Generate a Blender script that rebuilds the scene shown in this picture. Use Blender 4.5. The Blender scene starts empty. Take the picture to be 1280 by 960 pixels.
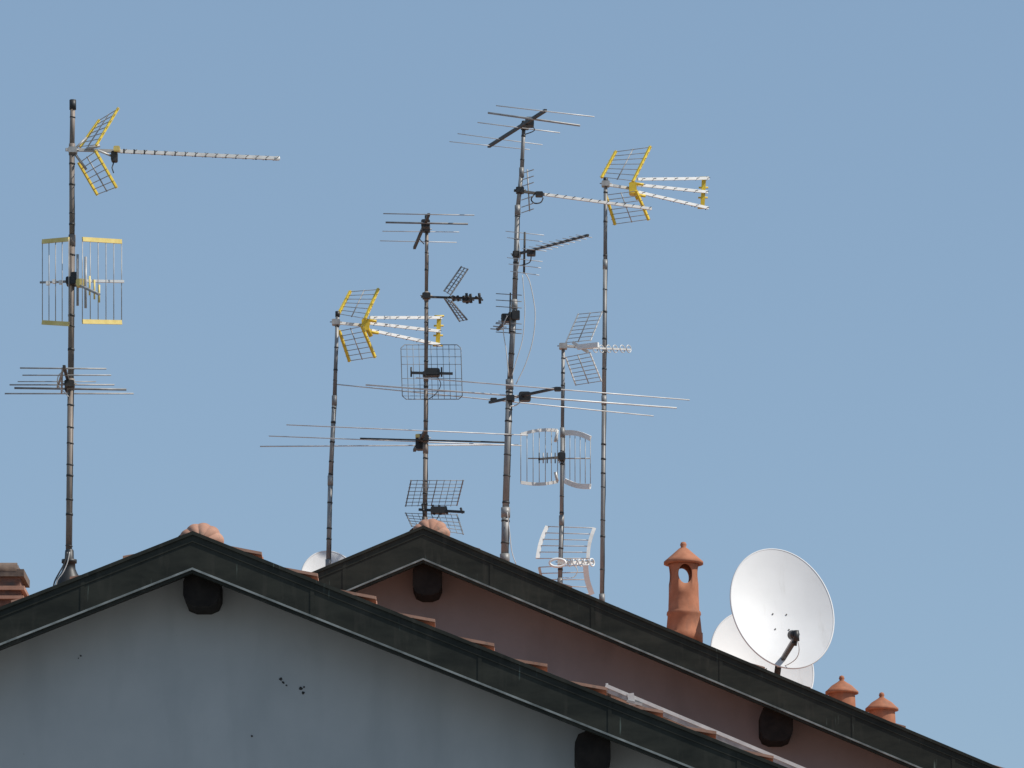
import bpy, math, random, bmesh
from mathutils import Vector
random.seed(7)
scene=bpy.context.scene
# ------------------------------------------------------------------ camera
F=6700.0; TH=math.radians(12.0); CZ=1.6
cam=bpy.data.cameras.new("camera"); co=bpy.data.objects.new("camera",cam)
scene.collection.objects.link(co); scene.camera=co
cam.sensor_width=36; cam.lens=36*F/1280; cam.clip_start=0.5; cam.clip_end=6000
co.location=(0,0,CZ); co.rotation_euler=(math.radians(90)+TH,0,0)
def P(px,py,Y):
    a=(px-640)/F; b=(480-py)/F
    X=a; Yd=math.cos(TH)-b*math.sin(TH); Z=math.sin(TH)+b*math.cos(TH)
    k=Y/Yd
    return Vector((X*k,Y,CZ+Z*k))
def U(Y): return Y/math.cos(TH)/F     # metres per photo pixel
# ------------------------------------------------------------------ light
SUN=Vector((0.60,-0.17,0.76)).normalized()
el=math.asin(SUN.z); az=math.atan2(SUN.x,SUN.y)
w=bpy.data.worlds.new("World"); scene.world=w; w.use_nodes=True
nt=w.node_tree; nt.nodes.clear()
out=nt.nodes.new("ShaderNodeOutputWorld"); bg=nt.nodes.new("ShaderNodeBackground")
sky=nt.nodes.new("ShaderNodeTexSky"); sky.sky_type='NISHITA'; sky.sun_disc=False
sky.sun_elevation=el; sky.sun_rotation=az%(2*math.pi)
sky.air_density=1.0; sky.dust_density=0.8; sky.ozone_density=1.0; sky.altitude=100
sky_mix=nt.nodes.new("ShaderNodeMix"); sky_mix.data_type='RGBA'; sky_mix.inputs[0].default_value=0.62
sky_mix.inputs[7].default_value=(0.240/0.135,0.370/0.135,0.525/0.135,1)   # flat colour blended over the sky to even out its gradient
bg.inputs[1].default_value=0.135
nt.links.new(sky.outputs[0],sky_mix.inputs[6]); nt.links.new(sky_mix.outputs[2],bg.inputs[0]); nt.links.new(bg.outputs[0],out.inputs[0])
sl=bpy.data.lights.new("sun","SUN"); sl.energy=4.5; sl.angle=math.radians(0.5); sl.color=(1,0.95,0.87)
so=bpy.data.objects.new("sun",sl); scene.collection.objects.link(so)
so.rotation_euler=(-SUN).to_track_quat('-Z','Y').to_euler(); so.location=(20,-5,30)
scene.view_settings.view_transform='Standard'; scene.view_settings.look='None'; scene.view_settings.exposure=0
# ------------------------------------------------------------------ materials
def mat(name,c1,c2=None,scale=8,rough=0.6,metal=0.0,stretch=(1,1,1),bump=0.0,extra=None,detail=6,lo=0.35,hi=0.65,spec=0.5):
    m=bpy.data.materials.new(name); m.use_nodes=True
    n=m.node_tree.nodes; l=m.node_tree.links; b=n["Principled BSDF"]
    b.inputs["Roughness"].default_value=rough; b.inputs["Metallic"].default_value=metal; b.inputs["Specular IOR Level"].default_value=spec
    tc=n.new("ShaderNodeTexCoord"); mp=n.new("ShaderNodeMapping"); mp.inputs["Scale"].default_value=stretch
    l.new(tc.outputs["Object"],mp.inputs[0])
    no=n.new("ShaderNodeTexNoise"); no.inputs["Scale"].default_value=scale; no.inputs["Detail"].default_value=detail
    no.inputs["Roughness"].default_value=0.6
    l.new(mp.outputs[0],no.inputs["Vector"])
    cr=n.new("ShaderNodeValToRGB"); cr.color_ramp.elements[0].position=lo; cr.color_ramp.elements[1].position=hi
    cr.color_ramp.elements[0].color=(*c1,1); cr.color_ramp.elements[1].color=(*(c2 or c1),1)
    l.new(no.outputs["Fac"],cr.inputs[0]); col=cr.outputs[0]
    if extra:
        for (c3,sc3,st3,lo3,hi3) in extra:
            mp3=n.new("ShaderNodeMapping"); mp3.inputs["Scale"].default_value=st3; l.new(tc.outputs["Object"],mp3.inputs[0])
            n3=n.new("ShaderNodeTexNoise"); n3.inputs["Scale"].default_value=sc3; n3.inputs["Detail"].default_value=8
            l.new(mp3.outputs[0],n3.inputs["Vector"])
            r3=n.new("ShaderNodeMapRange"); r3.inputs[1].default_value=lo3; r3.inputs[2].default_value=hi3
            l.new(n3.outputs["Fac"],r3.inputs[0])
            mx=n.new("ShaderNodeMix"); mx.data_type='RGBA'; l.new(r3.outputs[0],mx.inputs[0])
            l.new(col,mx.inputs[6]); mx.inputs[7].default_value=(*c3,1); col=mx.outputs[2]
    l.new(col,b.inputs["Base Color"])
    if bump:
        bp=n.new("ShaderNodeBump"); bp.inputs["Strength"].default_value=bump; bp.inputs["Distance"].default_value=0.01
        l.new(no.outputs["Fac"],bp.inputs["Height"]); l.new(bp.outputs[0],b.inputs["Normal"])
    return m
M={}
M['wall_white']=mat("plaster_white",(0.39,0.405,0.405),(0.44,0.45,0.445),1.3,0.9,extra=[((0.34,0.355,0.355),3,(1,1,0.25),0.5,0.85),((0.24,0.24,0.23),26,(1,1,1),0.73,0.78)])
M['wall_pink']=mat("plaster_pink",(0.225,0.195,0.195),(0.26,0.225,0.225),1.5,0.9,extra=[((0.18,0.155,0.155),2.5,(1,1,0.4),0.5,0.8)])
M['fascia']=mat("bronze_sheet",(0.014,0.0155,0.012),(0.030,0.031,0.024),3,0.6,0.0,(1,1,2.5),0.15,extra=[((0.048,0.045,0.036),9,(1.6,1,0.25),0.55,0.85),((0.12,0.15,0.13),5,(6,1,0.5),0.69,0.78)],spec=0.2)
M['lip']=mat("drip_edge_highlight_metal",(0.13,0.14,0.13),(0.32,0.33,0.31),6,0.45,0.3,(1,1,1))  # highlight along the lip is painted in as a paler metal colour
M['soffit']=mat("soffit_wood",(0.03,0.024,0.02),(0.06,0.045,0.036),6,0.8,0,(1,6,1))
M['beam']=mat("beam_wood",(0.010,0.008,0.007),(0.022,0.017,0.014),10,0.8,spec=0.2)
M['tile']=mat("terracotta_tile",(0.33,0.165,0.11),(0.45,0.25,0.175),5,0.85,0,(1,1,1),0.3,extra=[((0.20,0.145,0.11),14,(1,1,1),0.58,0.72)])
M['terra']=mat("terracotta_pot",(0.31,0.125,0.07),(0.42,0.18,0.105),7,0.85,0,(1,1,1),0.3,extra=[((0.20,0.11,0.08),6,(1,1,0.4),0.55,0.76)],spec=0.2)
M['brick']=mat("old_brick",(0.14,0.07,0.05),(0.25,0.13,0.09),12,0.9,0,(1,1,3),0.5,extra=[((0.10,0.08,0.07),9,(1,1,1),0.55,0.7)])
M['slab']=mat("cement_slab",(0.11,0.08,0.065),(0.18,0.13,0.10),14,0.9,0,(1,1,1),0.5)
M['alu']=mat("aluminium",(0.52,0.51,0.49),(0.70,0.69,0.66),9,0.42,0.1)
M['aludull']=mat("aluminium_darker",(0.27,0.26,0.25),(0.44,0.43,0.41),12,0.5,0.15)  # darker grey than the plain aluminium
M['wire']=mat("grid_wire",(0.14,0.14,0.14),(0.25,0.25,0.25),12,0.5,0.2)
M['dark']=mat("oxidised_metal",(0.03,0.027,0.025),(0.07,0.063,0.056),20,0.6,0.2)
M['yellow']=mat("yellow_plastic",(0.66,0.45,0.03),(0.80,0.57,0.05),9,0.5)
M['paleyellow']=mat("faded_yellow_plastic",(0.68,0.52,0.16),(0.80,0.64,0.24),14,0.6)
M['black']=mat("black_plastic",(0.012,0.012,0.012),(0.026,0.026,0.026),10,0.5)
M['white']=mat("white_plastic",(0.7,0.7,0.68),(0.82,0.82,0.8),6,0.4)
M['dish']=mat("dish_paint",(0.58,0.58,0.58),(0.64,0.64,0.64),1.5,0.5,extra=[((0.48,0.47,0.45),5,(3,1,0.4),0.62,0.9)],spec=0.3)
M['pole_brown']=mat("pole_rusty",(0.13,0.105,0.09),(0.29,0.24,0.20),7,0.6,0.1,(1,1,0.5))
M['pole_grey']=mat("pole_galvanised",(0.16,0.16,0.16),(0.30,0.295,0.285),7,0.5,0.15,(1,1,0.5))
M['tape']=mat("tape",(0.02,0.019,0.018),(0.05,0.046,0.042),10,0.6)
M['cable']=mat("cable_black",(0.03,0.03,0.03),(0.06,0.058,0.055),10,0.5)
M['cable_w']=mat("cable_white",(0.5,0.49,0.46),(0.62,0.6,0.57),10,0.5)
M['glass']=mat("window_glass",(0.02,0.025,0.03),(0.03,0.035,0.04),1,0.08)
M['shutter']=mat("shutter_green",(0.03,0.07,0.045),(0.045,0.09,0.06),8,0.6)
M['panel']=mat("collector_glass",(0.01,0.012,0.02),(0.015,0.018,0.03),3,0.15)
M['ground']=mat("ground_paving",(0.13,0.13,0.125),(0.19,0.185,0.175),0.6,0.95,extra=[((0.07,0.09,0.04),0.15,(1,1,1),0.58,0.65)])
# ------------------------------------------------------------------ geometry builder
class G:
    def __init__(s,name,loc):
        s.name=name; s.loc=Vector(loc); s.p={}
    def part(s,pn,m):
        return s.p.setdefault((pn,m),([],[],[]))
    def add(s,pn,m,vs,fs,smooth=False):
        V,Fc,S=s.part(pn,m); b=len(V)
        V.extend([tuple(Vector(v)-s.loc) for v in vs])
        for i,f in enumerate(fs):
            Fc.append(tuple(b+k for k in f)); S.append(smooth if isinstance(smooth,bool) else smooth[i])
    def rod(s,pn,m,p,q,r,r2=None,n=6):
        p=Vector(p);q=Vector(q);d=q-p
        if d.length<1e-6: return
        d.normalize(); a=d.cross(Vector((0,0,1)))
        if a.length<0.05: a=d.cross(Vector((1,0,0)))
        a.normalize(); b=d.cross(a); r2=r if r2 is None else r2
        vs=[];fs=[];sm=[]
        for c,rr in ((p,r),(q,r2)):
            for i in range(n):
                t=2*math.pi*i/n; vs.append(c+a*math.cos(t)*rr+b*math.sin(t)*rr)
        for i in range(n):
            j=(i+1)%n; fs.append((i,j,n+j,n+i)); sm.append(True)
        fs.append(tuple(range(n-1,-1,-1))); fs.append(tuple(range(n,2*n))); sm+= [False,False]
        s.add(pn,m,vs,fs,sm)
    def path(s,pn,m,pts,r,n=6,smooth=0):
        pts=[Vector(p) for p in pts]
        if smooth:
            o=[]
            for i in range(len(pts)-1):
                p0=pts[max(0,i-1)];p1=pts[i];p2=pts[i+1];p3=pts[min(len(pts)-1,i+2)]
                for k in range(smooth):
                    t=k/smooth
                    o.append(0.5*((2*p1)+(p2-p0)*t+(2*p0-5*p1+4*p2-p3)*t*t+(3*p1-p0-3*p2+p3)*t**3))
            o.append(pts[-1]); pts=o
        N=len(pts); closed=(pts[0]-pts[-1]).length<1e-5
        tg=[]
        for i in range(N):
            if closed and i in(0,N-1): d=pts[1]-pts[-2]
            else: d=pts[min(N-1,i+1)]-pts[max(0,i-1)]
            tg.append(d.normalized() if d.length>1e-9 else Vector((0,0,1)))
        a=tg[0].cross(Vector((0.13,0.31,0.94))); 
        if a.length<.1: a=tg[0].cross(Vector((1,0,0)))
        a.normalize(); vs=[];fs=[];sm=[]
        for i in range(N):
            a=(a-tg[i]*a.dot(tg[i])).normalized(); b=tg[i].cross(a)
            for k in range(n):
                t=2*math.pi*k/n; vs.append(pts[i]+a*math.cos(t)*r+b*math.sin(t)*r)
        for i in range(N-1):
            for k in range(n):
                j=(k+1)%n; fs.append((i*n+k,i*n+j,(i+1)*n+j,(i+1)*n+k)); sm.append(True)
        if not closed:
            fs.append(tuple(range(n-1,-1,-1))); fs.append(tuple(range((N-1)*n,N*n))); sm+=[False,False]
        s.add(pn,m,vs,fs,sm)
    def bar(s,pn,m,p,q,w,h,up=Vector((0,0,1))):
        p=Vector(p);q=Vector(q);d=(q-p).normalized(); a=d.cross(up)
        if a.length<0.05: a=d.cross(Vector((0,1,0)))
        a.normalize(); b=a.cross(d).normalized()
        vs=[c+a*x*w/2+b*y*h/2 for c in (p,q) for x,y in((-1,-1),(1,-1),(1,1),(-1,1))]
        s.add(pn,m,vs,[(0,1,2,3),(7,6,5,4),(0,4,5,1),(1,5,6,2),(2,6,7,3),(3,7,4,0)])
    def box(s,pn,m,c,sx,sy,sz,ch=0.0):
        c=Vector(c)
        if ch<=0:
            s.bar(pn,m,c-Vector((0,sy/2,0)),c+Vector((0,sy/2,0)),sx,sz)
        else:
            x,z=sx/2,sz/2
            prof=[(-x+ch,-z),(x-ch,-z),(x-ch*.3,-z+ch*.3),(x,-z+ch),(x,z-ch),(x-ch*.3,z-ch*.3),(x-ch,z),(-x+ch,z),(-x+ch*.3,z-ch*.3),(-x,z-ch),(-x,-z+ch),(-x+ch*.3,-z+ch*.3)]
            K=len(prof)
            vs=[c+Vector((a,-sy/2,b)) for a,b in prof]+[c+Vector((a,sy/2,b)) for a,b in prof]
            fs=[tuple(range(K)),tuple(range(2*K-1,K-1,-1))]+[(i,i+K,(i+1)%K+K,(i+1)%K) for i in range(K)]
            s.add(pn,m,vs,fs)
    def lathe(s,pn,m,c,prof,n=40,ripple=None):
        c=Vector(c);vs=[];fs=[]
        for r,z in prof:
            for i in range(n):
                t=2*math.pi*i/n; vs.append(c+Vector((math.cos(t)*r,math.sin(t)*r,z)))
        for k in range(len(prof)-1):
            for i in range(n):
                j=(i+1)%n; fs.append((k*n+i,k*n+j,(k+1)*n+j,(k+1)*n+i))
        s.add(pn,m,vs,fs,True)
    def done(s):
        e=bpy.data.objects.new(s.name,None); scene.collection.objects.link(e); e.location=s.loc; e.empty_display_size=0.2
        s.kids={}
        for (pn,m),(V,Fc,S) in s.p.items():
            me=bpy.data.meshes.new(pn); me.from_pydata(V,[],Fc); me.materials.append(M[m])
            me.polygons.foreach_set("use_smooth",S); me.update()
            o=bpy.data.objects.new(pn,me); scene.collection.objects.link(o); o.parent=e; s.kids[pn]=o
        return e
# ------------------------------------------------------------------ ground
me=bpy.data.meshes.new("ground"); R=2500
me.from_pydata([(-R,-R,0),(R,-R,0),(R,R,0),(-R,R,0)],[],[(0,1,2,3)]); me.materials.append(M['ground'])
scene.collection.objects.link(bpy.data.objects.new("ground",me))
# ------------------------------------------------------------------ houses
def house(Yf,apx,slope_px,hw,depth,wallm,tile_hi,left_drop,tband,purlins,ov=0.5,capsize=27,seed=1,right_drop=0.0):
    rnd=random.Random(seed)
    A=P(apx[0],apx[1],Yf); B=P(apx[0]+500,apx[1]+500*slope_px,Yf); s=(A.z-B.z)/(B.x-A.x)
    u=U(Yf); xa,za=A.x,A.z; g=G("gable_house",(xa,Yf+ov,0)); Yb=Yf+depth
    Z=lambda x: za-s*abs(x-xa)
    def vpr(pn,m,y0,y1,top,bot,h=hw):
        xs=[xa-h,xa,xa+h]; vs=[]
        for y in (y0,y1):
            for x in xs: vs.append((x,y,Z(x)+top))
            for x in xs: vs.append((x,y,Z(x)+bot))
        fs=[(0,3,4,1),(1,4,5,2),(6,7,10,9),(7,8,11,10),(0,1,7,6),(1,2,8,7),(3,9,10,4),(4,10,11,5),(0,6,9,3),(2,5,11,8)]
        g.add(pn,m,vs,fs)
    T=tband*u/math.cos(TH)
    vpr("fascia",'fascia',Yf,Yf+0.04,-0.004,-T)
    vpr("fascia_cap",'fascia',Yf-0.014,Yf+0.07,0.0,-0.028,hw+0.02)
    vpr("fascia_fold",'fascia',Yf-0.006,Yf-0.0005,-0.075,-0.083,hw)
    vpr("drip_edge",'lip',Yf-0.022,Yf+0.02,-T+0.004,-T-0.012)
    vpr("drip_edge_lower",'fascia',Yf-0.004,Yf+0.05,-T-0.0125,-T-0.035)
    # sheet joints
    x=-hw+0.3
    while x<hw:
        xx=xa+x
        if abs(x)>0.2:
            g.bar("fascia_joint",'fascia',(xx+.03,Yf-0.001,Z(xx+.03)-0.03),(xx+.03,Yf-0.001,Z(xx+.03)-T+0.006),0.03,0.005)
        x+=1.1+rnd.uniform(-0.25,0.25)
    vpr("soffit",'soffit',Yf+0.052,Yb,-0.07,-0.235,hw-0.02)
    # walls
    w=hw-0.45; yw0,yw1=Yf+ov,Yb-0.4; e=Z(xa+w)-0.237; p=za-0.237
    vs=[(xa-w,yw0,-0.2),(xa+w,yw0,-0.2),(xa+w,yw0,e),(xa,yw0,p),(xa-w,yw0,e)]
    vs+=[(a,yw1,c) for a,b,c in vs]
    g.add("walls",wallm,vs,[(0,1,2,3,4),(9,8,7,6,5),(0,5,6,1),(1,6,7,2),(4,9,5,0)])
    # purlin ends
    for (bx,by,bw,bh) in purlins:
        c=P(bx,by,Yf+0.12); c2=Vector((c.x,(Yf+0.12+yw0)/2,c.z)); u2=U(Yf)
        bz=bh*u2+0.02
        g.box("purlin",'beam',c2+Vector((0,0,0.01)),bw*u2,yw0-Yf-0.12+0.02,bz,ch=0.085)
    # windows and door, lower storeys
    for wx in (-3.2,-0.1,3.2):
        for wz in (1.6,4.2):
            cx=xa+wx
            if wx==-0.1 and wz==1.6:
                g.box("door",'shutter',(cx,yw0-0.02,1.05),1.0,0.06,2.1); continue
            g.box("window_glass",'glass',(cx,yw0-0.003,wz),1.0,0.03,1.3)
            g.box("window_sill",'slab',(cx,yw0-0.05,wz-0.7),1.3,0.12,0.06)
            for sg in(-1,1):
                g.box("shutter",'shutter',(cx+sg*0.78,yw0-0.03,wz),0.5,0.05,1.34)
                for k in range(12): g.box("shutter_slat",'shutter',(cx+sg*0.78,yw0-0.062,wz-0.58+k*0.105),0.42,0.012,0.03)
            g.box("window_frame",'white',(cx,yw0-0.03,wz),0.05,0.03,1.3)
    # roof tiles (rows of curved tiles)
    per=0.21; N=int((depth-0.06)/per*8)
    ys=[Yf+0.012+i*per/8 for i in range(N)]
    for side in (-1,1):
        r=0; x0=0.06
        while x0<hw:
            ex=0.42+rnd.uniform(-0.03,0.03); x1=min(x0+ex+0.05,hw+0.06)
            lift=tile_hi+rnd.uniform(-0.014,0.012)-(left_drop if side<0 else right_drop); base=-0.05-(left_drop if side<0 else right_drop)
            vs=[];fs=[]
            for i,y in enumerate(ys):
                jit=0.006*math.sin(i//8*12.9+r*3.1)
                wv=0.022*abs(math.cos(math.pi*(y-Yf-0.05)/per))-0.012
                for xx,h in((x0,base),(x1+jit,lift)):
                    z=za-s*xx+h+wv
                    vs.append((xa+side*xx,y,z)); 
                vs.append((xa+side*(x1+jit),y,za-s*x1+lift+wv-0.022))
                vs.append((xa+side*x0,y,za-s*x0+base+wv-0.022))
            for i in range(len(ys)-1):
                a=i*4;b=a+4
                q=[(a,b,b+1,a+1),(a+1,b+1,b+2,a+2),(a+2,b+2,b+3,a+3)]
                if side>0: q=[f[::-1] for f in q]
                fs+=q
            fs.append((0,1,2,3)); fs.append((len(vs)-4,len(vs)-3,len(vs)-2,len(vs)-1))
            g.add("roof_tiles",'tile',vs,fs)
            x0+=ex; r+=1
    # ridge tiles + scalloped end cap
    rr=capsize*u
    y=Yf+0.16
    while y<Yb:
        vs=[];fs=[]; n=14
        for yy,k in((y,1.0),(y+0.42,0.88)):
            for i in range(n+1):
                t=math.pi*i/n; vs.append((xa+math.cos(t)*rr*k*0.95,yy,za-0.10+math.sin(t)*(rr*k*0.95*0.55+0.055)))
        for i in range(n): fs.append((i,i+1,n+2+i,n+1+i))
        g.add("ridge_tile",'tile',vs,fs,True); y+=0.38
    vs=[];fs=[];n=88;K=10
    for k in range(K+1):
        rho=k/K
        for i in range(n+1):
            t=math.pi*i/n; rib=abs(math.sin(t*5.5)); rad=rr*1.08*rho*(0.95+0.06*rib*rho)
            vs.append((xa+9*u+math.cos(t)*rad, Yf+0.16-0.13*math.sqrt(max(0,1-rho*rho))-0.012*rib*rho, za-0.075+math.sin(t)*(rad*0.66+0.05*rho)))
    for k in range(K):
        for i in range(n):
            a=k*(n+1)+i; fs.append((a,a+1,a+n+2,a+n+1))
    g.add("ridge_end_cap",'tile',vs,fs,True)
    return g,Z,xa,s
YA=40.0; YB=46.6
gA,ZA,xA,sA=house(YA,(241,664),0.398,6.6,6.4,'wall_white',0.052,0.036,46,[(252,737,46,42),(741,940,44,46)],seed=3)
# chipped plaster spots on the white gable
for (x,y,r) in ((351,849,2.6),(354,853,1.8),(358,857,1.2),(376,861,2.6),(379,866,2),(380,859,1.2),(315,920,1.4),(101,820,1.2),(98,823,.8)):
    c=P(x,y,YA+0.5); rr=r*U(YA)
    vs=[(c.x,YA+0.5-0.012,c.z)]; n=9
    for i in range(n):
        t=2*math.pi*i/n; q=rr*random.uniform(0.6,1.3); vs.append((c.x+math.cos(t)*q,YA+0.5-0.003,c.z+math.sin(t)*q))
    gA.add("plaster_damage",'black' if r>1.7 else 'dark',vs,[(0,1+(i+1)%n,1+i) for i in range(n)])
gA.done()
gB,ZB,xB,sB=house(YB,(529,657),0.420,7.3,9.0,'wall_pink',0.004,0.02,41,[(534,724,36,40),(971,905,40,42)],seed=9,capsize=23)
gB.done()
# ------------------------------------------------------------------ masts
def mast(pts,Y,Zf,m,tie=0.17,cable=True,sleeves=(),cap='black',seed=0):
    """pts: list of (px,py,radius_px) from top to bottom"""
    rnd=random.Random(seed); u=U(Y)
    W=[P(a,b,Y) for a,b,_ in pts]
    d=(W[-1]-W[-2]); d/=abs(d.z)
    zr=Zf(W[-1].x)-0.08; base=W[-1]+d*max(0,W[-1].z-zr)
    g=G("antenna_mast",base)
    W.append(base); R_=[r*u for _,_,r in pts]; R_.append(R_[-1])
    for i in range(len(W)-1):
        g.rod("pole",m,W[i],W[i+1],R_[i],n=16)
        if i>0: g.rod("pole_coupling",m,W[i]+Vector((0,0,0.04)),W[i]-Vector((0,0,0.05)),max(R_[i],R_[i-1])*1.18,n=16)
    g.rod("pole_cap",cap,W[0]+Vector((0,0,0.02)),W[0]-Vector((0,0,0.03)),R_[0]*1.25,n=14)
    def at(z):
        for i in range(len(W)-1):
            if W[i].z>=z>=W[i+1].z:
                t=(W[i].z-z)/(W[i].z-W[i+1].z); return W[i].lerp(W[i+1],t),R_[i]
        return W[-1],R_[-1]
    z=W[0].z-0.12
    while z>base.z+0.05:
        c,r=at(z); h=rnd.uniform(0.003,0.009)
        g.rod("cable_tie",'tape',c+Vector((0.001,0,h)),c-Vector((0,0,h)),r*1.08+0.0015,n=12)
        z-=tie*rnd.uniform(0.5,1.7)
    if cable:
        for side,cm in((0.85,'cable'),):
            pts_=[]; z=W[0].z-0.35; ph=rnd.uniform(0,6)
            while z>base.z:
                c,r=at(z); pts_.append(c+Vector((side*r+0.003*math.sin(z*9+ph)+rnd.uniform(-.001,.001),-r*0.5-0.002,0))); z-=0.12
            g.path("coax_cable",cm,pts_,0.0035)
    return g,at
def clamp(g,c,m='dark',s=0.05):
    g.box("clamp",m,c,s*1.5,s*1.7,s,ch=s*0.2)
    g.rod("u_bolt",'aludull',c+Vector((-s*1.1,-s*0.4,0)),c+Vector((s*1.1,-s*0.4,0)),0.005)
def panel(g,a0,a1,b0,b1,n,rm,wm,rr=0.008,wr=0.0035,ext=0.02,pn="reflector",skip=0,mid=True):
    a0,a1,b0,b1=[Vector(v) for v in(a0,a1,b0,b1)]
    g.bar(pn+"_rail",rm,a0,a1,rr*2,rr*2); g.bar(pn+"_rail",rm,b0,b1,rr*2,rr*2)
    for i in range(n):
        t=(i+0.15)/(n-0.7); p=a0.lerp(a1,t);q=b0.lerp(b1,t);d=(q-p).normalized()*ext
        g.rod(pn+"_rod",wm,p-d,q+d,wr)
    if mid: g.rod(pn+"_rod",wm,a0.lerp(b0,.5),a1.lerp(b1,.5),wr*1.5)
def ticks(g,p0,p1,n,sv,half,r,m,pn="director",hold=None,taper=0.0):
    p0=Vector(p0);p1=Vector(p1)
    for i in range(n):
        t=i/(n-1); c=p0.lerp(p1,t); h=half*(1-taper*t)
        g.rod(pn,m,c-sv*h,c+sv*h,r)
        if hold: g.box(pn+"_holder",hold,c,0.014,0.028,0.030)
# ================= mast 1 (left, on front house)
Y1=40.32
m1,_=mast([(91,128,3.2),(90,186,3.4),(90,300,3.8),(88.5,480,4.0),(86,700,4.2)],Y1,ZA,'pole_brown',tie=0.16,seed=1)
m1.rod("pole_head",'black',P(91,125,Y1),P(91,137,Y1),4.3*U(Y1),n=14)
b=P(86,732,Y1); u=U(Y1)
m1.lathe("rubber_boot",'black',b,[(20*u,-0.06),(17*u,0.0),(15*u,0.05),(10*u,0.10),(8*u,0.13),(7.5*u,0.17),(9.5*u,0.175),(9.5*u,0.20),(5.8*u,0.205),(5.4*u,0.27),(4.3*u,0.28)],28)
m1.path("coax_cable",'cable',[P(x,y,Y1-0.10) for x,y in((84,690),(80,705),(74,716),(68,728),(66,742))],0.006,smooth=4)
m1.path("coax_cable",'cable_w',[P(x,y,Y1-0.13) for x,y in((87,690),(84,704),(78,717),(71,727),(70,742))],0.004,smooth=4)
m1.done()
q=lambda x,y,d=0.0: P(x,y,Y1+d)
g=G("uhf_yagi_antenna",q(91,188))
clamp(g,q(91,188),'aludull',0.045)
g.bar("boom",'aludull',q(82,187,-.03),q(150,189,.08),0.022,0.022); g.bar("boom",'alu',q(150,189,.08),q(348,198,.45),0.022,0.026)
g.rod("boom_end_cap",'white',q(343,198,.44),q(349,198,.46),0.018)
sv=Vector((0.37,-0.93,0))
ticks(g,q(155,189,.09),q(345,198,.45),16,sv,0.07,0.0035,'aludull',hold='black')
g.rod("boom_strut",'alu',q(120,187,.0),q(142,196,.06),0.009); g.rod("boom_strut",'aludull',q(108,186,0),q(125,182,0),0.012)
g.box("dipole_box",'dark',q(143,196,.06),0.05,0.07,0.08,ch=.012); g.box("dipole_box_lid",'paleyellow',q(146,186,.0),0.05,0.04,0.04,ch=.01)
panel(g,q(100,184,.2),q(124,150,.3),q(120,182,-.2),q(148,135,-.1),7,'yellow','aludull',0.009,0.0035)
panel(g,q(98,203,.2),q(122,244,.3),q(119,188,-.2),q(146,235,-.1),7,'yellow','aludull',0.009,0.0035)
g.rod("reflector_arm",'aludull',q(92,188),q(108,172,.05),0.01); g.rod("reflector_arm",'aludull',q(92,190),q(108,212,.05),0.01)
g.path("coax_cable",'cable',[q(143,200,.05),q(140,210,.05),q(142,216,.03)],0.005); g.done()
# vertical polarised corner reflector
g=G("corner_reflector_antenna",q(90,352))
clamp(g,q(90,352,-.03),'black',0.06)
def vpanel(x0,y00,y01,x1,y10,y11,d0,d1,n,rm,wm,rr=0.013,arc=0):
    a0,a1,b0,b1=q(x0,y00,d0),q(x1,y10,d1),q(x0,y01,d0),q(x1,y11,d1)
    K=6
    for (s0,s1,sg) in((a0,a1,1),(b0,b1,-1)):
        pr=None
        for i in range(K+1):
            t=i/K; c=s0.lerp(s1,t)+Vector((0,0,sg*arc*math.sin(t*math.pi/1.0)))
            if pr is not None: g.bar("reflector_rail",rm,pr,c,rr*0.8,rr*2)
            pr=c
    for i in range(n):
        t=i/(n-1); o=Vector((0,0,arc*math.sin(t*math.pi))); g.rod("reflector_rod",wm,a0.lerp(a1,t)+o,b0.lerp(b1,t)-o,0.0038)
vpanel(53,302,403,86,299,405,.05,-.18,5,'paleyellow','aludull',.017); vpanel(103,299,402,152,302,403,-.18,.05,6,'paleyellow','aludull',.017)
g.rod("cross_arm",'aludull',q(50,353,.05),q(90,352,0),0.009); g.bar("cross_arm",'white',q(104,351,-.02),q(155,352,.05),0.02,0.02)
g.rod("boom",'aludull',q(90,352),q(124,368,-.5),0.011)
for x,yy,d,h,mm in((97,350,-.1,32,'aludull'),(107,353,-.22,32,'aludull'),(112,357,-.3,12,'paleyellow'),(118,362,-.38,12,'paleyellow'),(124,367,-.48,11,'paleyellow')):
    g.rod("dipole" if h>20 else "director",mm,q(x,yy-h,d),q(x,yy+h,d),0.011 if h>20 else 0.008)
for x,y in((60,354),(68,352),(76,353)): g.box("insulator",'white',q(x,y,.02),0.03,0.03,0.03,ch=.006)
g.box("dipole_box",'paleyellow',q(101,354,-.14),0.07,0.06,0.06,ch=.015); g.box("dipole_box",'black',q(93,348,-.06),0.05,0.06,0.09,ch=.01); g.done()
# vhf
g=G("vhf_yagi_antenna",q(86,476)); clamp(g,q(87,480,-.04),'dark',0.05)
g.bar("boom",'dark',q(80,458,-.55),q(90,493,.55),0.022,0.022)
g.rod("support",'aludull',q(72,484,0),q(80,458,-.5),0.009); g.rod("support",'aludull',q(77,492,.1),q(78,460,-.4),0.007)
for (a,b_,d,r) in(((25,460),(133,461),-.5,.006),((28,469),(139,469),-.25,.005),((12,481),(143,481),.1,.006),((18,485),(158,487),.3,.009),((6,492),(167,492),.5,.006),((22,477),(120,477),.0,.004)):
    g.rod("element",'aludull' if r<.008 else 'wire',q(*a,d),q(*b_,d-0.02),r)
g.box("dipole_box",'black',q(86,486,.25),0.06,0.07,0.05,ch=.01)
g.path("coax_cable",'cable_w',[q(84,462,-.4),q(74,468,-.2),q(72,480,-.1),q(80,490,-.05),q(86,496,-.05)],0.004,smooth=4); g.done()
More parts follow.
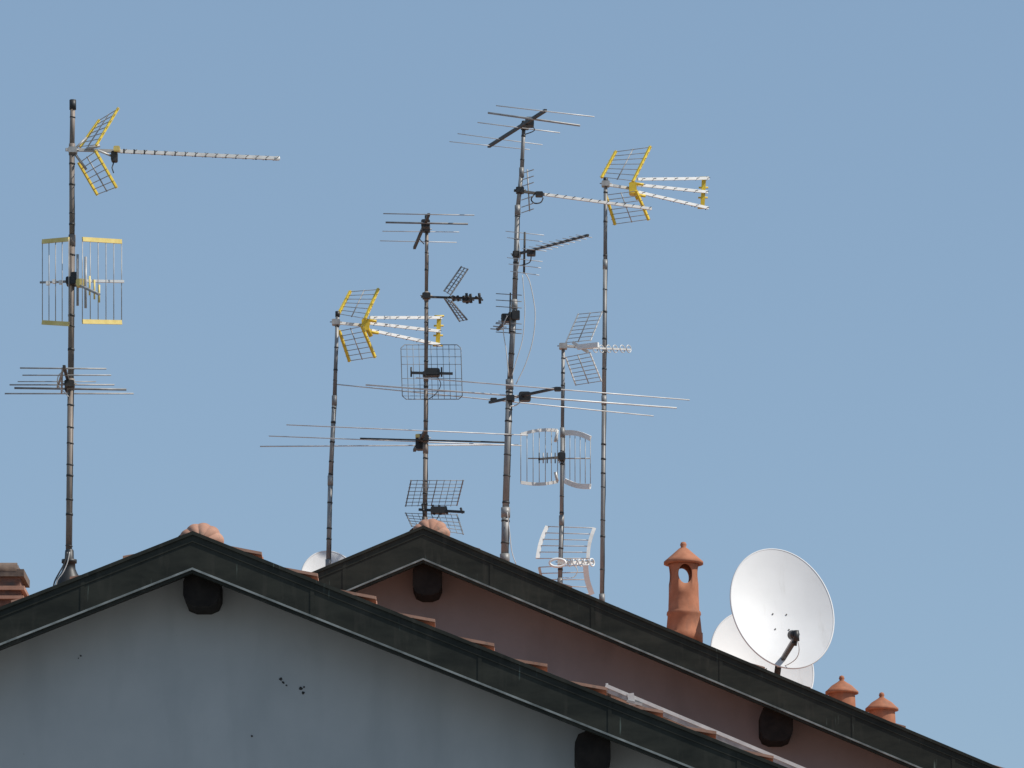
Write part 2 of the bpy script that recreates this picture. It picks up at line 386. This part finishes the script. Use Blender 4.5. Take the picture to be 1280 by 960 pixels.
# ================= mast 3 (x~415)
Y3=47.6
m3,_=mast([(422,392,2.4),(418,500,2.8),(413,600,3.0),(410.5,705,3.2)],Y3,ZB,'pole_grey',seed=3); m3.done()
q=lambda x,y,d=0.0: P(x,y,Y3+d)
def triple(g,q,mx,my,reflU,reflL,J,tips,endx,endy0,endy1):
    clamp(g,q(mx,my),'aludull',0.05)
    g.bar("boom",'alu',q(mx-4,my,-.03),q(J[0],J[1],.25),0.024,0.024)
    for k,(x0,y0,x1,y1) in enumerate(tips):
        g.bar("boom",'white',q(x0,y0,.25),q(x1,y1,.8),0.02,0.026)
        ticks(g,q(x0+5,y0+(y1-y0)*0.06,.28),q(x1-3,y1,.79),7,Vector((0.75,-0.65,0)),0.045,0.0035,'dark')
        ticks(g,q(x0+5,y0+(y1-y0)*0.06,.28),q(x1-3,y1,.79),7,Vector((0.1,0,1)),0.018,0.0045,'black',pn="director_clip")
    a,b_=q(endx,endy0,.8),q(endx-2,endy1,.8)
    g.bar("end_bar",'yellow',a,b_,0.040,0.02,Vector((0,1,0)))
    for t in(0,.33,.66,1): c=a.lerp(b_,t); g.rod("end_bar_stub",'yellow',c-Vector((.045,0,0)),c+Vector((.045,0,0)),0.009)
    for r in(reflU,reflL):
        (a0,a1,b0,b1)=r
        panel(g,q(*a0,.22),q(*a1,.38),q(*b0,-.12),q(*b1,.04),7,'yellow','aludull',0.011,0.0035,ext=.03)
    j=q(J[0],J[1],.2)
    g.box("dipole_box",'yellow',j,0.07,0.12,0.11,ch=.02)
    g.rod("dipole_bracket",'yellow',j+Vector((-.02,0,.06)),j+Vector((.05,0,-.10)),0.022)
    g.rod("dipole_bracket",'yellow',j+Vector((.02,0,.05)),j+Vector((.10,0,.04)),0.014)
    g.rod("dipole_bracket",'yellow',j+Vector((.02,0,-.06)),j+Vector((.12,0,-.07)),0.014)
g=G("triple_boom_uhf_antenna",q(420,403))
triple(g,q,420,403,((423,393),(438,364),(456,399),(473,361)),((424,413),(437,452),(452,407),(469,447)),(457,407),
  ((462,397,552,397),(462,404,550,414),(464,413,550,431)),549,395,432); g.done()
# ================= mast 5 (x~755)
Y5=48.4
m5,_=mast([(757,225,2.4),(756.5,330,2.7),(755,500,2.8),(752.5,748,3.1)],Y5,ZB,'pole_grey',seed=5,tie=0.2); m5.done()
q=lambda x,y,d=0.0: P(x,y,Y5+d)
g=G("triple_boom_uhf_antenna",q(757,233))
triple(g,q,757,230,((752,222),(770,189),(791,227),(813,183)),((757,243),(769,281),(795,238),(811,275)),(791,236),
  ((797,224,886,223),(797,231,884,240),(797,240,885,260)),880,222,260); g.done()
# ================= mast 4 (x~533)
Y4=47.3
m4,_=mast([(533.5,272,2.2),(533,370,2.4),(532.5,470,2.6),(532,560,2.9),(531,652,3.1)],Y4,ZB,'pole_brown',tie=0.16,seed=4); m4.done()
q=lambda x,y,d=0.0: P(x,y,Y4+d)
g=G("vhf_yagi_antenna",q(533,285)); clamp(g,q(533,287,-.03),'black',0.045)
g.bar("boom",'dark',q(518,310,.8),q(536,268,-.6),0.024,0.024)
for a,b_,d,r,mm in(((479,267),(593,269),-.6,.005,'aludull'),((482,278),(585,280),-.3,.009,'wire'),((478,289),(574,290),.1,.004,'alu'),((475,301),(571,303),.5,.004,'alu')):
    g.rod("element",mm,q(*a,d),q(*b_,d),r)
g.box("dipole_box",'black',q(532,280,-.25),0.08,0.09,0.07,ch=.015); g.path("coax_cable",'cable',[q(531,284,-.2),q(523,295,-.1),q(530,305,-.03)],0.005,smooth=4); g.done()
g=G("uhf_yagi_antenna",q(533,370)); clamp(g,q(533,370,-.02),'black',0.05)
g.bar("boom",'dark',q(527,371,-.02),q(602,373,.3),0.018,0.018)
panel(g,q(555,364,.15),q(577,333,.25),q(563,369,-.1),q(585,336,0),9,'wire','wire',0.006,0.0035)
panel(g,q(555,372,.15),q(575,402,.25),q(564,376,-.1),q(584,400,0),9,'wire','wire',0.006,0.0035)
for x,h in((566,3),(572,3),(583,6.5),(588,5.5),(599,6.5)):
    g.rod("director",'black',q(x,373-h,.2),q(x+1,373+h,.24),0.013); g.rod("director",'black',q(x-4,371,.1),q(x+4,375,.35),0.010)
g.box("dipole_box",'black',q(583,374,.2),0.08,0.08,0.05,ch=.012); g.done()
g=G("grid_panel_antenna",q(540,466))
def gridpanel(x0,y0,x1,y1,vs_,hs_,m,r,bulge,skew=0,ro=0.0045,cut=5):
    def S(a,b,): # a,b in 0..1
        x=x0+(x1-x0)*a+skew*(b-.5); y=y0+(y1-y0)*b
        return q(x,y,-bulge*(2*a-1)**2+0.0)
    for a in vs_: g.path("grid_wire",m,[S(a,0.0 if 0.08<a<0.92 else 0.06),S(a,.5),S(a,1.0 if 0.08<a<0.92 else .94)],r,5)
    for b in hs_:
        g.path("grid_wire",m,[S(i/10,b) for i in range(11)],r,5)
    o=[(0.06,0),(0.94,0),(1,.06),(1,.94),(.94,1),(.06,1),(0,.94),(0,.06),(0.06,0)]
    pts=[]
    for i in range(8):
        for k in range(5):
            t=k/5; pts.append(S(o[i][0]*(1-t)+o[i+1][0]*t,o[i][1]*(1-t)+o[i+1][1]*t))
    pts.append(pts[0]); g.path("grid_frame",m,pts,ro,5)
gridpanel(502,431,577,499,[.1,.2,.3,.4,.5,.6,.7,.8,.9],[.08,.22,.36,.62,.74,.86,.94],'wire',0.0026,0.12,skew=2,ro=.004)
g.bar("dipole_arm",'black',q(513,466,-.25),q(566,467,-.25),0.016,0.022)
g.box("dipole_box",'black',q(541,466,-.2),0.13,0.10,0.07,ch=.02)
for x in(514,552): g.rod("dipole_post",'black',q(x,459,-.25),q(x,471,-.25),0.009)
g.bar("boom",'dark',q(533,468,0),q(541,466,-.25),0.02,0.02); clamp(g,q(533,468),'black',0.045)
g.path("coax_cable",'cable',[q(545,469,-.2),q(551,480,-.15),q(545,492,-.1),q(534,500,-.04)],0.004,smooth=4); g.done()
g=G("vhf_yagi_antenna",q(530,550)); clamp(g,q(531,548,-.03),'black',0.05)
g.bar("boom",'dark',q(518,563,.6),q(533,536,-.5),0.026,0.026)
for a,b_,d,d2,r,mm in(((358,531),(660,544),-.6,-.4,.005,'alu'),((336,545),(652,557),.15,.25,.005,'alu'),((325,558),(648,556),.45,.7,.006,'alu'),((450,548),(632,553),0,.05,.008,'dark')):
    g.rod("element",mm,q(*a,d),q(*b_,d2),r)
g.box("dipole_box",'black',q(525,553,.15),0.08,0.09,0.14,ch=.02); g.box("dipole_box_lid",'paleyellow',q(522,545,.1),0.04,0.04,0.03,ch=.008); g.done()
g=G("grid_corner_reflector_antenna",q(532,637))
panel(g,q(507,633,.1),q(514,600,-.2),q(571,632,.1),q(579,600,-.2),8,'wire','wire',0.0045,0.003,ext=.01)
panel(g,q(507,641,.1),q(515,658,-.2),q(571,643,.1),q(579,668,-.2),6,'wire','wire',0.0045,0.003,ext=.01)
for t in(.12,.24,.36,.64,.76,.88):
    g.rod("grid_wire",'wire',q(507+64*t,633,.1),q(514+65*t,600,-.2),.0026); g.rod("grid_wire",'wire',q(507+64*t,642,.1),q(515+64*t,658+10*t,-.2),.0026)
g.bar("boom",'black',q(524,637,0),q(580,640,-.25),0.022,0.022)
for x,h in((528,7),(541,6),(549,6),(557,5),(576,4)): g.rod("director",'black',q(x,637-h+ (x-528)*.05,-.1),q(x+2,637+h,-.14),0.012)
g.box("dipole_box",'black',q(548,638,-.12),0.14,0.08,0.06,ch=.015)
g.path("coax_cable",'cable',[q(550,641,-.1),q(545,650,-.1),q(534,655,-.04)],0.004,smooth=4); g.done()
# ================= mast 6 (central, leaning)
Y6=47.2
m6,at6=mast([(655,154,2.4),(652,215,2.7),(647,262,3.1),(643,380,3.4),(637,480,4.2),(632,640,4.8),(631,698,5.2)],Y6,ZB,'pole_grey',tie=0.15,seed=6)
q=lambda x,y,d=0.0: P(x,y,Y6+d)
for pts in([(657,342),(662,352),(667,375),(669,395),(666,425),(657,455),(645,480)],[(653,344),(655,368),(656,392),(653,425),(645,452),(640,470)],[(634,395),(629,410),(633,440),(636,470)],[(648,300),(650,322),(645,345)],[(634,640),(637,665),(640,690),(645,705)]):
    m6.path("coax_cable",'cable_w',[q(x,y,-.08) for x,y in pts],0.0042,smooth=4)
m6.done()
g=G("vhf_yagi_antenna",q(655,160)); clamp(g,q(656,158,-.03),'black',0.05)
g.bar("boom",'dark',q(611,183,.9),q(682,138,-.9),0.026,0.026)
for a,b_,d,r,mm in(((620,132),(743,146),-.9,.005,'alu'),((610,141),(725,157),-.55,.010,'aludull'),((597,153),(700,166),-.1,.005,'alu'),((572,167),(678,181),.5,.004,'alu'),((562,177),(612,182),.88,.004,'alu'),((612,182),(662,187),.88,.004,'alu')):
    g.rod("element",mm,q(*a,d+.1),q(*b_,d-.1),r)
g.box("dipole_box",'black',q(662,153,-.25),0.08,0.1,0.08,ch=.015); g.path("coax_cable",'cable',[q(664,156,-.2),q(668,163,-.15),q(656,168,-.05)],0.005,smooth=4); g.done()
g=G("uhf_yagi_antenna",q(650,238)); clamp(g,q(650,238,-.02),'black',0.05)
g.bar("boom",'dark',q(643,238,-.05),q(680,243,.1),0.022,0.022); g.bar("boom",'alu',q(680,243,.1),q(814,261,.7),0.022,0.024)
ticks(g,q(684,243,.1),q(811,260,.7),13,Vector((.42,-.9,0)),0.05,0.0035,'dark')
g.rod("reflector_bar",'aludull',q(659,212,.05),q(662,264,.05),0.007)
for y in(214,222,230,247,256,263): g.rod("reflector_rod",'aludull',q(652,y+3,.25),q(667,y-2,-.2),0.0045)
g.box("dipole_box",'black',q(674,243,.07),0.07,0.08,0.04,ch=.01)
g.path("dipole_loop",'dark',[q(668,243,.05),q(664,249,.05),q(668,254,.06),q(676,253,.08),q(679,247,.09)],0.006,smooth=4); g.done()
g=G("uhf_yagi_antenna",q(650,316)); clamp(g,q(646,318,-.02),'dark',0.05)
g.bar("boom",'dark',q(641,319,.1),q(735,294,-1.5),0.020,0.020)
g.rod("reflector_bar",'dark',q(656,290,-.15),q(655,342,-.1),0.010)
for x,y,h in((656,291,24),(656,299,22),(656,324,22),(656,332,20),(656,341,18)): g.rod("reflector_rod",'alu',q(x-h,y-2,-.05),q(x+h,y+3,-.2),0.0035)
for i in range(9):
    t=i/8; x=668+62*t;y=312-17*t; h=15-5*t; g.rod("director",'alu',q(x-h,y-1.5,-.4-1.05*t+.05),q(x+h,y+2,-.4-1.05*t-.05),0.0035)
g.box("dipole_box",'black',q(664,316,-.3),0.08,0.09,0.05,ch=.01); g.path("coax_cable",'cable',[q(664,319,-.3),q(662,328,-.2),q(650,332,-.06)],0.005,smooth=4); g.done()
g=G("uhf_yagi_antenna",q(640,394)); clamp(g,q(641,395,-.03),'black',0.055)
g.bar("boom",'dark',q(641,393,0),q(622,412,.9),0.022,0.022)
g.rod("reflector_bar",'dark',q(638,366,-.1),q(637,417,-.1),0.008)
for y in(368,376,384,404,411,416): g.rod("reflector_rod",'wire',q(620,y-1,0),q(652,y+1,-.15),0.004)
for i in range(5): t=i/4; g.rod("director",'wire',q(634-13*t-8,398+13*t,.1+.8*t),q(634-13*t+9,399+13*t,.1+.8*t),0.005)
g.box("dipole_box",'black',q(634,398,.05),0.11,0.1,0.07,ch=.015); g.box("dipole_box",'black',q(645,394,-.06),0.07,0.06,0.08,ch=.01); g.done()
g=G("fm_radio_antenna",q(650,495)); clamp(g,q(638,498,-.03),'black',0.05)
g.bar("boom",'dark',q(612,503,.5),q(697,485,-.6),0.022,0.022)
for a,b_,c,d,r,mm in(((520,472),(862,500),(697,485),-.6,.0055,'alu'),((457,481),(846,510),(655,495),0,.0075,'alu'),((416,480),(817,520),(617,502),.5,.0055,'alu')):
    v0=q(*a,d-.05); v1=q(*b_,d+.05); g.rod("element",mm,v0,v1,r)
    k=(c[0]-a[0])/(b_[0]-a[0]); cc=v0.lerp(v1,k); g.box("element_clamp",'black',cc,0.06,0.045,0.035,ch=.008)
g.box("dipole_box",'black',q(656,496,0),0.11,0.09,0.08,ch=.02); g.path("coax_cable",'cable_w',[q(652,500,0),q(646,506,-.03),q(638,508,-.06)],0.006,smooth=4)
g.done()
# ================= mast 7 (x~702)
Y7=48.0
m7,_=mast([(704,432,2.2),(703,540,2.5),(702,650,2.8),(700,728,2.9)],Y7,ZB,'pole_grey',seed=7,tie=.2); m7.done()
q=lambda x,y,d=0.0: P(x,y,Y7+d)
g=G("uhf_yagi_antenna",q(704,434)); clamp(g,q(704,433,-.02),'aludull',0.05)
g.bar("boom",'aludull',q(700,432,-.02),q(740,435,.1),0.022,0.022); g.bar("boom",'alu',q(740,435,.1),q(788,437,.5),0.016,0.016)
panel(g,q(707,429,.2),q(723,392,.3),q(738,426,-.15),q(753,389,-.05),8,'alu','aludull',0.005,0.0035,ext=.01)
panel(g,q(707,446,.2),q(720,482,.3),q(737,440,-.15),q(752,477,-.05),8,'alu','aludull',0.005,0.0035,ext=.01)
g.bar("dipole",'white',q(722,434,-.1),q(748,431,-.2),0.03,0.045); g.bar("dipole",'alu',q(716,428,-.05),q(735,440,-.1),0.02,0.03)
def ring(x,y,d,m,k=1.0,r=.007):
    c=q(x,y,d)
    pts=[c+Vector((math.cos(t*math.pi/8)*.022*k,math.cos(t*math.pi/8)*.04*k,math.sin(t*math.pi/8)*.034*k)) for t in range(16)]; pts.append(pts[0].copy())
    g.path("director_ring",m,pts,r)
for x in(744,752,761,769,778,786): ring(x,436,.1+.4*(x-740)/48,'alu',r=.0045)
g.done()
g=G("corner_reflector_antenna",q(702,572))
vpanel(651,543,603,697,538,602,-.05,.12,7,'alu','aludull',.014,0.02); vpanel(706,541,601,738,548,608,.1,-.15,6,'white','aludull',.023,0.02)
g.rod("hinge_bar",'alu',q(697,538,.12),q(694,552,.1),.014); g.rod("hinge_bar",'alu',q(697,602,.12),q(694,590,.1),.014)
g.rod("cross_arm",'aludull',q(660,573,-.02),q(738,573,-.1),0.006)
g.bar("boom",'dark',q(703,571,0),q(674,574,-.4),0.02,0.02)
for i in range(6): x=674+i*5; g.rod("director",'aludull' if i%2 else 'dark',q(x,566,-.38+i*.06),q(x,579,-.38+i*.06),0.006)
g.box("dipole_box",'black',q(702,571,-.05),0.07,0.09,0.07,ch=.015); g.done()
g=G("corner_reflector_antenna",q(702,703))
def curved(a0,a1,b0,b1,n,bow,rmA,rmB,rA,rB):
    K=8;A_=[];B_=[]
    for i in range(K+1):
        t=i/K; o=Vector((bow*math.sin(t*math.pi),0,0)); A_.append(Vector(a0).lerp(a1,t)+o*1.0); B_.append(Vector(b0).lerp(b1,t)+o)
    for i in range(K): g.bar("reflector_rail",rmA,A_[i],A_[i+1],rA*2,rA,Vector((0,1,0))); g.bar("reflector_rail",rmB,B_[i],B_[i+1],rB*2,rB,Vector((0,1,0)))
    for i in range(n):
        t=i/(n-1)*K; k=min(K-1,int(t)); f=t-k
        g.rod("reflector_rod",'alu',A_[k].lerp(A_[k+1],f),B_[k].lerp(B_[k+1],f),0.005)
curved(q(672,698,.15),q(684,658,.25),q(735,698,-.1),q(743,660,0),6,-.015,'white','alu',.018,.016)
curved(q(674,709,.15),q(686,740,.25),q(732,706,-.1),q(740,743,0),5,-.015,'alu','white',.012,.024)
g.bar("boom",'white',q(702,703,0),q(741,703,.3),0.026,0.03)
lp=[q(697+10*math.cos(t*math.pi/8),703.5+5*math.sin(t*math.pi/8),-.1) for t in range(16)]; lp.append(lp[0].copy()); g.path("dipole_loop",'white',lp,0.012)
for x in(712,719,726,733,740): ring(x,703,.05+.2*(x-712)/28,'white',r=.007)
clamp(g,q(702,703,-.03),'alu',0.05); g.path("coax_cable",'cable_w',[q(718,706,0),q(722,714,0),q(716,722,0),q(704,722,-.03)],0.004,smooth=4); g.done()
# ------------------------------------------------------------------ satellite dishes
def dish(px,py,rx,ry,Y,tilt,yaw,arm=True,post=True,Zf=ZB):
    u=U(Y); c=P(px,py,Y); g=G("satellite_dish",c)
    n=Vector((math.sin(yaw)*math.cos(tilt),-math.cos(yaw)*math.cos(tilt),math.sin(tilt))).normalized()
    r=n.cross(Vector((0,0,1))).normalized()*-1; up=r.cross(n)*-1
    if up.z<0: up=-up
    vy=abs(up.dot(Vector((0,-math.sin(TH),math.cos(TH))))); vx=abs(r.x)
    Rx=rx*u/vx; Ry=ry*u/vy; depth=0.15*Rx
    K=14;N=96;vs=[];fs=[]
    for k in range(K+1):
        h=k/K
        for i in range(N):
            t=2*math.pi*i/N; vs.append(c+r*math.cos(t)*h*Rx+up*math.sin(t)*h*Ry+n*(depth*(h*h-1)))
    for k in range(K):
        for i in range(N):
            j=(i+1)%N; fs.append((k*N+i,k*N+j,(k+1)*N+j,(k+1)*N+i))
    g.add("reflector_face",'dish',vs,fs,True)
    vs2=[v-n*0.012 for v in vs]; g.add("reflector_back",'dish',vs2,[f[::-1] for f in fs],True)
    rim=[c+r*math.cos(2*math.pi*i/N)*Rx+up*math.sin(2*math.pi*i/N)*Ry-n*0.006 for i in range(N)]; rim.append(rim[0].copy())
    g.path("rim",'dish',rim,0.009,8)
    for a,b_ in((-.16,-.04),(.11,-.04),(-.16,-.3),(.11,-.3)):
        p=c+r*a*Rx+up*b_*Ry+n*(depth*(a*a+b_*b_-1)+.003); g.rod("bolt",'dark',p,p+n*0.006,0.007,n=8)
    back=c-n*(depth+0.1)
    if arm:
        lnb=P(995,793,Y-0.62); fo=P(973,832,Y-0.05)
        g.bar("feed_arm",'aludull',fo,lnb+Vector((-.02,.03,-.05)),0.03,0.035)
        g.bar("feed_arm",'dark',fo.lerp(lnb,.25)+Vector((0,-.01,-.02)),lnb+Vector((-.02,.02,-.07)),0.036,0.02)
        g.rod("lnb_horn",'black',lnb,lnb+Vector((-.03,.10,.01)),0.035,0.045,n=16)
        g.rod("lnb_body",'black',lnb+Vector((0,0,.035)),lnb+Vector((.004,.0,-.06)),0.027,n=12)
        g.rod("lnb_clamp",'dark',lnb+Vector((0,.03,-.02)),lnb+Vector((-.01,.06,-.09)),0.02,n=10)
        g.path("coax_cable",'cable_w',[P(x,y,Y-.4+i*.04) for i,(x,y) in enumerate(((997,800),(999,812),(996,822),(988,829),(977,834)))],0.004,smooth=4)
        g.rod("feed_clamp",'dark',fo+Vector((0,.02,.0)),fo+Vector((-.01,.1,-.09)),0.03,n=10)
    zb=Zf(c.x)-0.05
    pole=Vector((back.x,back.y+0.05,0)); 
    g.rod("post",'pole_grey',Vector((pole.x,pole.y,c.z+0.1)),Vector((pole.x,pole.y,zb)),0.025,n=14)
    # bracket sits wholly behind the reflector
    g.box("mount_bracket",'pole_grey',back+Vector((0,0.04,0.02)),0.12,0.12,0.16,ch=.02)
    g.done()
dish(978,760,63.5,71.5,48.0,math.radians(24),math.radians(14))
dish(953,828,63,62,49.2,math.radians(26),math.radians(16),arm=False)
dish(413,727,36,37,49.0,math.radians(24),math.radians(12),arm=False)
# ------------------------------------------------------------------ chimney pots
def pot(px,top,Y,base,big):
    u=U(Y); bot=P(px,base,Y); k=u/math.cos(TH)
    g=G("chimney_pot",bot); H=lambda y:(base-y)*k
    zr=ZB(bot.x)-0.1-bot.z
    if big:
        hood=[(0.001,H(679)),(3*u,H(680)),(4.2*u,H(683)),(3*u,H(686)),(6*u,H(688)),(14*u,H(695)),(21*u,H(701)),(24.5*u,H(704)),(24.5*u,H(707)),(20*u,H(707.5)),(17*u,H(705))]
        g.lathe("hood",'terra',bot,hood,48)
        body=[(18*u,H(704)),(18.5*u,H(709)),(18.2*u,H(712)),(18.6*u,H(745)),(19.3*u,H(764)),(21*u,H(766)),(21.4*u,H(769)),(20.2*u,H(771)),(21.3*u,H(782)),(22.2*u,H(791)),(23.3*u,H(792)),(23.3*u,H(805)),(19*u,H(805)),(15.5*u,H(765)),(15*u,H(704)),(18*u,H(704))]
        g.lathe("body",'terra',bot,body,64)
        g.box("flue_base",'terra',bot+Vector((0,0,(zr+H(806))/2)),40*u,0.3,H(806)-zr)
    else:
        o=top
        hood=[(0.001,H(o)),(2.6*u,H(o+1)),(3.6*u,H(o+4)),(2.6*u,H(o+6)),(5*u,H(o+8)),(13*u,H(o+13)),(18*u,H(o+18)),(20.5*u,H(o+20)),(20.5*u,H(o+22.5)),(17*u,H(o+23)),(14*u,H(o+22))]
        g.lathe("hood",'terra',bot,hood,40)
        body=[(16*u,H(o+21)),(16.5*u,H(o+30)),(17*u,H(o+45)),(17*u,H(o+60))]
        g.lathe("body",'terra',bot,body,40)
        g.box("flue_base",'terra',bot+Vector((0,0,(zr+H(o+58))/2)),26*u,0.25,H(o+58)-zr)
    g.done()
    if big:
        ob=g.kids["body"]
        bm=bmesh.new(); bm.from_mesh(ob.data); bmesh.ops.remove_doubles(bm,verts=bm.verts,dist=1e-5); bmesh.ops.recalc_face_normals(bm,faces=bm.faces); bm.to_mesh(ob.data); bm.free()
        cuts=[]
        for rz in(0.10,math.pi/2+0.10):
            bpy.ops.mesh.primitive_cylinder_add(vertices=40,radius=1,depth=1.2,location=bot+Vector((0,0,H(721))),rotation=(math.pi/2,0,rz)); c=bpy.context.object
            c.scale=(8.5*u,12*k,1); cuts.append(c)
            md=ob.modifiers.new("c",'BOOLEAN'); md.object=c; md.operation='DIFFERENCE'; md.solver='EXACT'
        dg=bpy.context.evaluated_depsgraph_get(); nm=bpy.data.meshes.new_from_object(ob.evaluated_get(dg))
        ob.modifiers.clear(); ob.data=nm
        for c in cuts: bpy.data.objects.remove(c)
pot(855,679,48.2,795,True)
pot(1052.5,845,48.2,878,False)
pot(1102.5,866,48.2,898,False)
# ------------------------------------------------------------------ brick chimney (left)
Yc=41.0; u=U(Yc); c=P(-12,735,Yc); g=G("brick_chimney",c)
zr=ZA(c.x)-0.6
def cz(y): return P(0,y,Yc).z
def blk(m,pn,y0,y1,hwp):
    z0,z1=cz(y1),cz(y0); g.box(pn,m,(c.x,Yc+0.2,(z0+z1)/2),hwp*2*u,hwp*2*u,z1-z0)
blk('slab',"cap_slab",713,722,42); blk('brick',"shaft_upper",722,734,37); blk('tile',"tile_course",734,739,43); blk('brick',"shaft_mid",739,746,38); blk('tile',"tile_course",746,750,42)
g.box("shaft",'brick',(c.x,Yc+.2,(cz(750)+zr)/2),74*u,74*u,cz(750)-zr)
for i in range(5):
    yy=Yc-0.02+i*0.11
    g.rod("cap_tile",'slab',(c.x-40*u,yy,cz(712)+.0),(c.x+33*u,yy,cz(712)+.0),0.05,n=14)
g.done()
# ------------------------------------------------------------------ solar collector on front roof
Ys=40.55; g=G("solar_collector",P(880,907,Ys))
a=P(757,857,Ys); b_=P(1075,991,Ys); D=Vector((0,1.1,0))
g.bar("frame_front",'alu',a,b_,0.03,0.026); g.bar("frame_back",'alu',a+D,b_+D,0.03,0.034)
g.bar("frame_front_lower",'aludull',a+Vector((.02,.006,-.036)),b_+Vector((0,.006,-.036)),0.03,0.042)
g.bar("frame_end",'alu',a+Vector((.01,.02,-.01)),a+D+Vector((.01,-.02,-.01)),0.02,0.06)
g.add("absorber",'panel',[a+Vector((0,0.0,.012)),b_+Vector((0,0,.012)),b_+D+Vector((0,0,.012)),a+D+Vector((0,0,.012))],[(0,1,2,3)])
p=P(788,872,Ys); g.bar("foot_bracket",'alu',p+Vector((0,-.02,.03)),p+Vector((.02,-.02,-.10)),0.05,0.008,Vector((0,1,0)))
g.bar("foot_bracket",'aludull',p+Vector((-.03,-.02,-.03)),p+Vector((.09,-.02,-.06)),0.03,0.02)
g.done()
